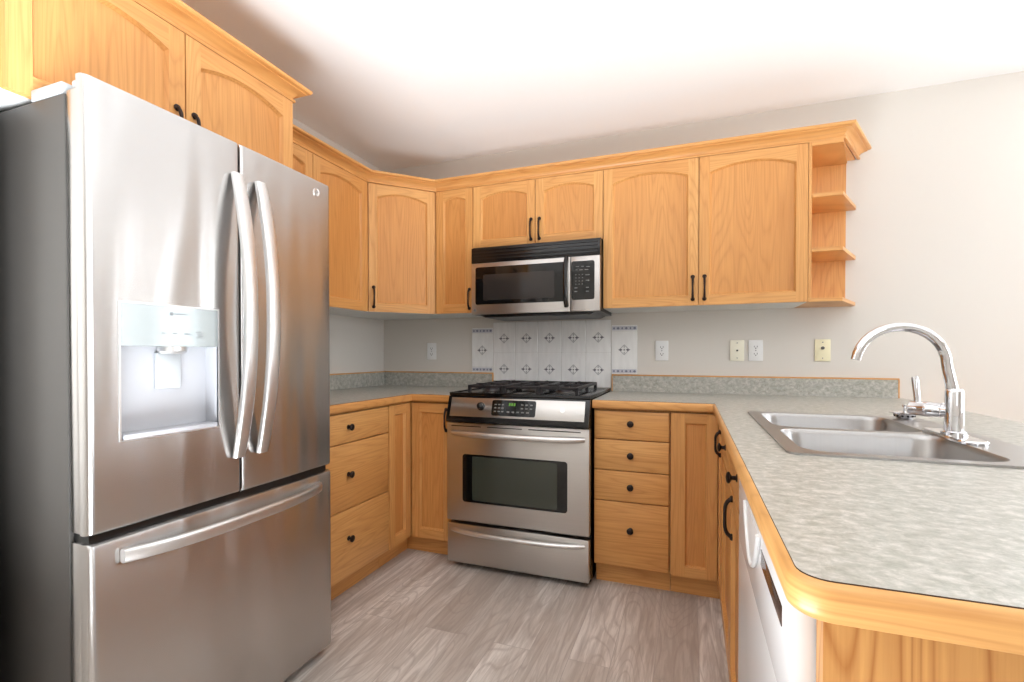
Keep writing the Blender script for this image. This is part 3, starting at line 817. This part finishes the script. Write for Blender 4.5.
# slanted control panel
side = [(-.640, .9145), (-.663, .9145), (-.700, .800), (-.700, .782), (-.640, .782)]
m = MB(); n = len(side)
m.add([(RXL + .001, y, z) for y, z in side] + [(RXR - .001, y, z) for y, z in side], [tuple(range(n)), tuple(range(n, 2 * n))[::-1]] + [(i, (i + 1) % n, n + (i + 1) % n, n + i) for i in range(n)])
cpn = m.build('control_panel', BLACKE, t)
sl = Vector((0, -.037, -.1145)).normalized(); O = Vector((0, -.663, .9145)); nrm = Vector((0, -.1145, .037)).normalized()
def cf(u, v, d): return O + Vector((u, 0, 0)) + sl * v + nrm * d      # u = x, v = distance down the slope
m = MB().obox(cf, RXL + .020, RXR - .024, .008, .108, -.001, .002, 0, .001); m.build('fascia', STEEL, cpn)
MB().lathe([(.022, 0), (.021, .006), (.016, .008), (.015, .024), (.012, .026)], cf(1.077, .052, .002), nrm, 20).build('knob', BLACKP, cpn)
dp = MB().prism(lambda u, v, d: cf(u, v, d), rrect(1.138, 1.374, .015, .097, .010, 4), .0015, .0035).build('display', BLACKG, cpn)
def key(u0, u1, v0, v1, name='key', mt=None): MB().obox(cf, u0, u1, v0, v1, .0035, .0042).build(name, mt or MARKL, cpn)
for i in range(3):
    for j in range(3): key(1.152 + .020 * i, 1.164 + .020 * i, .036 + .018 * j, .042 + .018 * j)
for i in range(5): key(1.222 + .026 * i, 1.236 + .026 * i, .072, .079)
for i in range(3):
    for j in range(2): key(1.296 + .024 * i, 1.308 + .024 * i, .034 + .019 * j, .040 + .019 * j)
for i in range(3): key(1.230 + .013 * i, 1.239 + .013 * i, .030, .044, 'clock_digit', GREENLED)
MB().lathe([(.013, 0), (.013, .001)], cf(1.51, .055, .002), nrm, 22).build('emblem', STEEL_H, cpn)
# oven door
fo = XF(RF)
od = MB().box(RXL - .005, RXR - .002, RF, -.628, .257, .776, 0, .005)
od = od.build('oven_door', STEEL, t)
m = MB()
for a, b in ((.905, 1.075), (1.11, 1.30), (1.335, 1.60)): m.obox(fo, a, b, .756, .761, -.002, .0008)
m.build('vent_slots', DARKSLOT, od)
g = MB().prism(fo, rrect(.970, 1.535, .360, .612, .016, 5), -.001, .0015).build('window', BLACKG, od)
MB().prism(fo, rrect(1.026, 1.484, .372, .602, .008, 4), .0015, .0022).build('pane', GREENG, od)
def rbar(z, par, out, r, drop=0):
    pts = []
    for i in range(25):
        u = i / 24 * 2 - 1
        pts.append(fo(1.263 + u * .357, z + drop * (1 - u * u), .002 + out * (1 - abs(u) ** 3.2)))
    MB().tube(pts, [r * (.75 if i in (0, 24) else 1) for i in range(25)], 14).build('handle', STEEL_H, par)
rbar(.724, od, .052, .0155)
dw = MB().box(RXL - .004, RXR - .004, RF + .002, -.628, .032, .240, 0, .005).build('drawer', STEEL, t)
rbar(.209, dw, .042, .012)
# burners
gz = .9295
for bxx, byy, r in ((1.045, -.21, .036), (1.045, -.46, .042), (1.263, -.335, .048), (1.465, -.21, .034), (1.465, -.46, .044)):
    b = MB().lathe([(r * 1.2, 0), (r * 1.2, .003), (r, .005), (r * .95, .010)], (bxx, byy, gz), (0, 0, 1), 24).build('burner', ALU, t)
    MB().lathe([(r * .85, .0101), (r * .9, .012), (r * .86, .017), (r * .5, .019)], (bxx, byy, gz), (0, 0, 1), 24).build('burner_cap', PLUM, b)
def grate(x0, x1, y0, y1, cx, cys):
    m = MB(); zt_, h_ = gz + .040, .016; wd = .0085
    for yy in (y0, y1, (y0 + y1) / 2): m.box(x0, x1, yy - wd, yy + wd, zt_ - h_, zt_, 0, .003, 1)
    for xx in (x0, x1): m.box(xx - wd, xx + wd, y0 - wd, y1 + wd, zt_ - h_, zt_, 0, .003, 1)
    for cy in cys:
        for an in range(0, 360, 90):
            dx, dy = math.cos(math.radians(an)), math.sin(math.radians(an))
            L = (x1 - x0) / 2 if abs(dx) > .5 else (y1 - y0) / (2 * len(cys))
            a, b = (cx + dx * .028, cy + dy * .028), (cx + dx * L, cy + dy * L)
            m.box(min(a[0], b[0]) - wd * .7 * abs(dy), max(a[0], b[0]) + wd * .7 * abs(dy), min(a[1], b[1]) - wd * .7 * abs(dx), max(a[1], b[1]) + wd * .7 * abs(dx), zt_ - h_ * .8, zt_ + .004, 0, .002, 1)
    for xx in (x0, x1):
        for yy in (y0, (y0 + y1) / 2, y1): m.box(xx - wd, xx + wd, yy - wd, yy + wd, gz, zt_ - .002, 0, .002, 1)
    return m.build('grate', IRON, t, weld=False)
grate(.962, 1.150, -.575, -.075, 1.045, (-.21, -.46)); grate(1.168, 1.350, -.575, -.075, 1.263, (-.335,)); grate(1.370, 1.558, -.575, -.075, 1.465, (-.21, -.46))

# ------------------------------------------------------------------ tile splash behind the stove
t = thing('tile_splashback', (1.263, 0, .9), 'white tile splashback with grey diamond motifs behind the stove', 'tiles')
ft = XF(0)
def motif(m, u, v, s):
    d0, d1 = .0062, .0066
    for a in range(4):                     # four slim edge lines, a centre stone and leaf shapes left and right
        c, s_ = math.cos(PI / 2 * a), math.sin(PI / 2 * a); c2, s2 = math.cos(PI / 2 * (a + 1)), math.sin(PI / 2 * (a + 1))
        m.prism(ft, [(u + s * c, v + s * s_), (u + s * c2, v + s * s2), (u + s * .82 * c2, v + s * .82 * s2), (u + s * .82 * c, v + s * .82 * s_)], d0, d1, 1)
    for q in (-1, 1):
        m.prism(ft, [(u + q * s * .30, v), (u + q * s * .62, v + s * .24), (u + q * s * 1.12, v), (u + q * s * .62, v - s * .24)], d0, d1, 0)
        m.prism(ft, [(u, v + q * s * .3), (u + s * .13, v + q * s * .5), (u, v + q * s * .82), (u - s * .13, v + q * s * .5)], d0, d1, 1)
    m.prism(ft, [(u + s * .18, v), (u, v + s * .18), (u - s * .18, v), (u, v - s * .18)], d0, d1, 0)
m = MB(); W5 = (1.640 - .864) / 5
m.obox(ft, .864, 1.640, .930, 1.346, .0005, .004, 1)
for i in range(5):
    for z0_, z1_ in ((1.146, 1.346), (.932, 1.146)):
        m.obox(ft, .864 + W5 * i + .0012, .864 + W5 * (i + 1) - .0012, z0_ + .0005, z1_ - .0005, .001, .006, 0, .0012, 1)
pn = m.build('tile_field', [TILE, GROUT], t, weld=False)
for i in range(5):
    for zc in (1.240, 1.040):
        mo = MB(); motif(mo, .864 + W5 * (i + .5), zc, .033); mo.build('motif', [MOTIF, MOTIFL], pn, weld=False)
for a, b in ((.708, .862), (1.642, 1.796)):
    m = MB(); mo = MB()
    m.obox(ft, a, b, 1.0155, 1.313, .0005, .004, 1)
    m.obox(ft, a + .001, b - .001, 1.016, 1.052, .001, .006, 0, .0012, 1).obox(ft, a + .001, b - .001, 1.053, 1.274, .001, .006, 0, .0012, 1).obox(ft, a + .001, b - .001, 1.275, 1.312, .001, .006, 0, .0012, 1)
    motif(mo, (a + b) / 2, 1.163, .033)
    pn = m.build('bordered_tile', [TILE, GROUT], t, weld=False); mo.build('motif', [MOTIF, MOTIFL, BLUEG], pn, weld=False)
    for zc in (1.034, 1.293):
        mo = MB()
        mo.obox(ft, a + .004, b - .004, zc - .0125, zc + .0125, .0060, .0064, 3)
        for i in range(6):
            u = a + .004 + (b - a - .008) * (i + .5) / 6; hw = .0095 if i % 2 else .006
            mo.prism(ft, [(u - hw, zc), (u - hw * .3, zc + .0065), (u + hw * .3, zc + .0065), (u + hw, zc), (u + hw * .3, zc - .0065), (u - hw * .3, zc - .0065)], .0064, .0068, 2)
        mo.build('border_motif', [MOTIF, MOTIFL, BLUEG, BANDG], pn, weld=False)

# ------------------------------------------------------------------ outlets and jacks
def plate_(name, x, mat, label, cat, kind):
    t = thing(name, (x, 0, 1.157), label, cat, 'white wall outlets above the worktops' if kind == 'duplex' else None)
    f = frame((x, 0, 1.157), (1, 0, 0), (0, -1, 0))
    p = MB().obox(f, -.036, .036, -.058, .058, .0006, .006, 0, .002).build('cover_plate', mat, t)
    if kind == 'duplex':
        for q in (-1, 1):
            s_ = MB().prism(f, [(a, b + q * .0195) for a, b in rrect(-.0165, .0165, -.0135, .0135, .008, 4)], .006, .0075).build('socket', mat, p)
            MB().obox(f, -.0085, -.006, q * .0195 - .003, q * .0195 + .006, .0075, .0079).obox(f, .006, .0085, q * .0195 - .002, q * .0195 + .006, .0075, .0079).lathe([(.003, 0), (.003, .0004)], f(0, q * .0195 - .007, .0075), (0, -1, 0), 10).build('slots', DARKSLOT, p)
        MB().lathe([(.003, 0), (.003, .001)], f(0, 0, .006), (0, -1, 0), 10).build('screw', MARK, p)
    else:
        dz = 0 if kind == 'phone' else .012
        if kind == 'phone': MB().obox(f, -.0075, .0075, -.007, .007, .006, .008, 0, .001).obox(f, -.0045, .0045, -.004, .004, .008, .0084, 1).build('jack', [mat, DARKSLOT], p)
        else: MB().lathe([(.0085, 0), (.0085, .003), (.0055, .004), (.0055, .010), (.002, .010)], f(0, dz, .006), (0, -1, 0), 16).build('jack', ALU, p)
        for q in (-1, 1): MB().lathe([(.003, 0), (.003, .001)], f(0, q * .042, .006), (0, -1, 0), 10).build('screw', MARK, p)
plate_('wall_outlet', .399, WHITEP, 'white wall outlet left of the stove near the corner', 'outlet', 'duplex')
plate_('wall_outlet', 1.936, WHITEP, 'white wall outlet just right of the tile splashback', 'outlet', 'duplex')
plate_('telephone_jack', 2.338, CREAM, 'cream wall plate with one small dark jack, beside a white outlet', 'jack', 'phone')
plate_('wall_outlet', 2.431, WHITEP, 'white wall outlet immediately right of the cream jack plate', 'outlet', 'duplex')
plate_('cable_jack', 2.749, IVORY, 'yellowish ivory wall plate with a round cable jack, rightmost on the wall', 'jack', 'cable')

for o in list(bpy.data.objects):
    if '_w' in o: del o['_w']
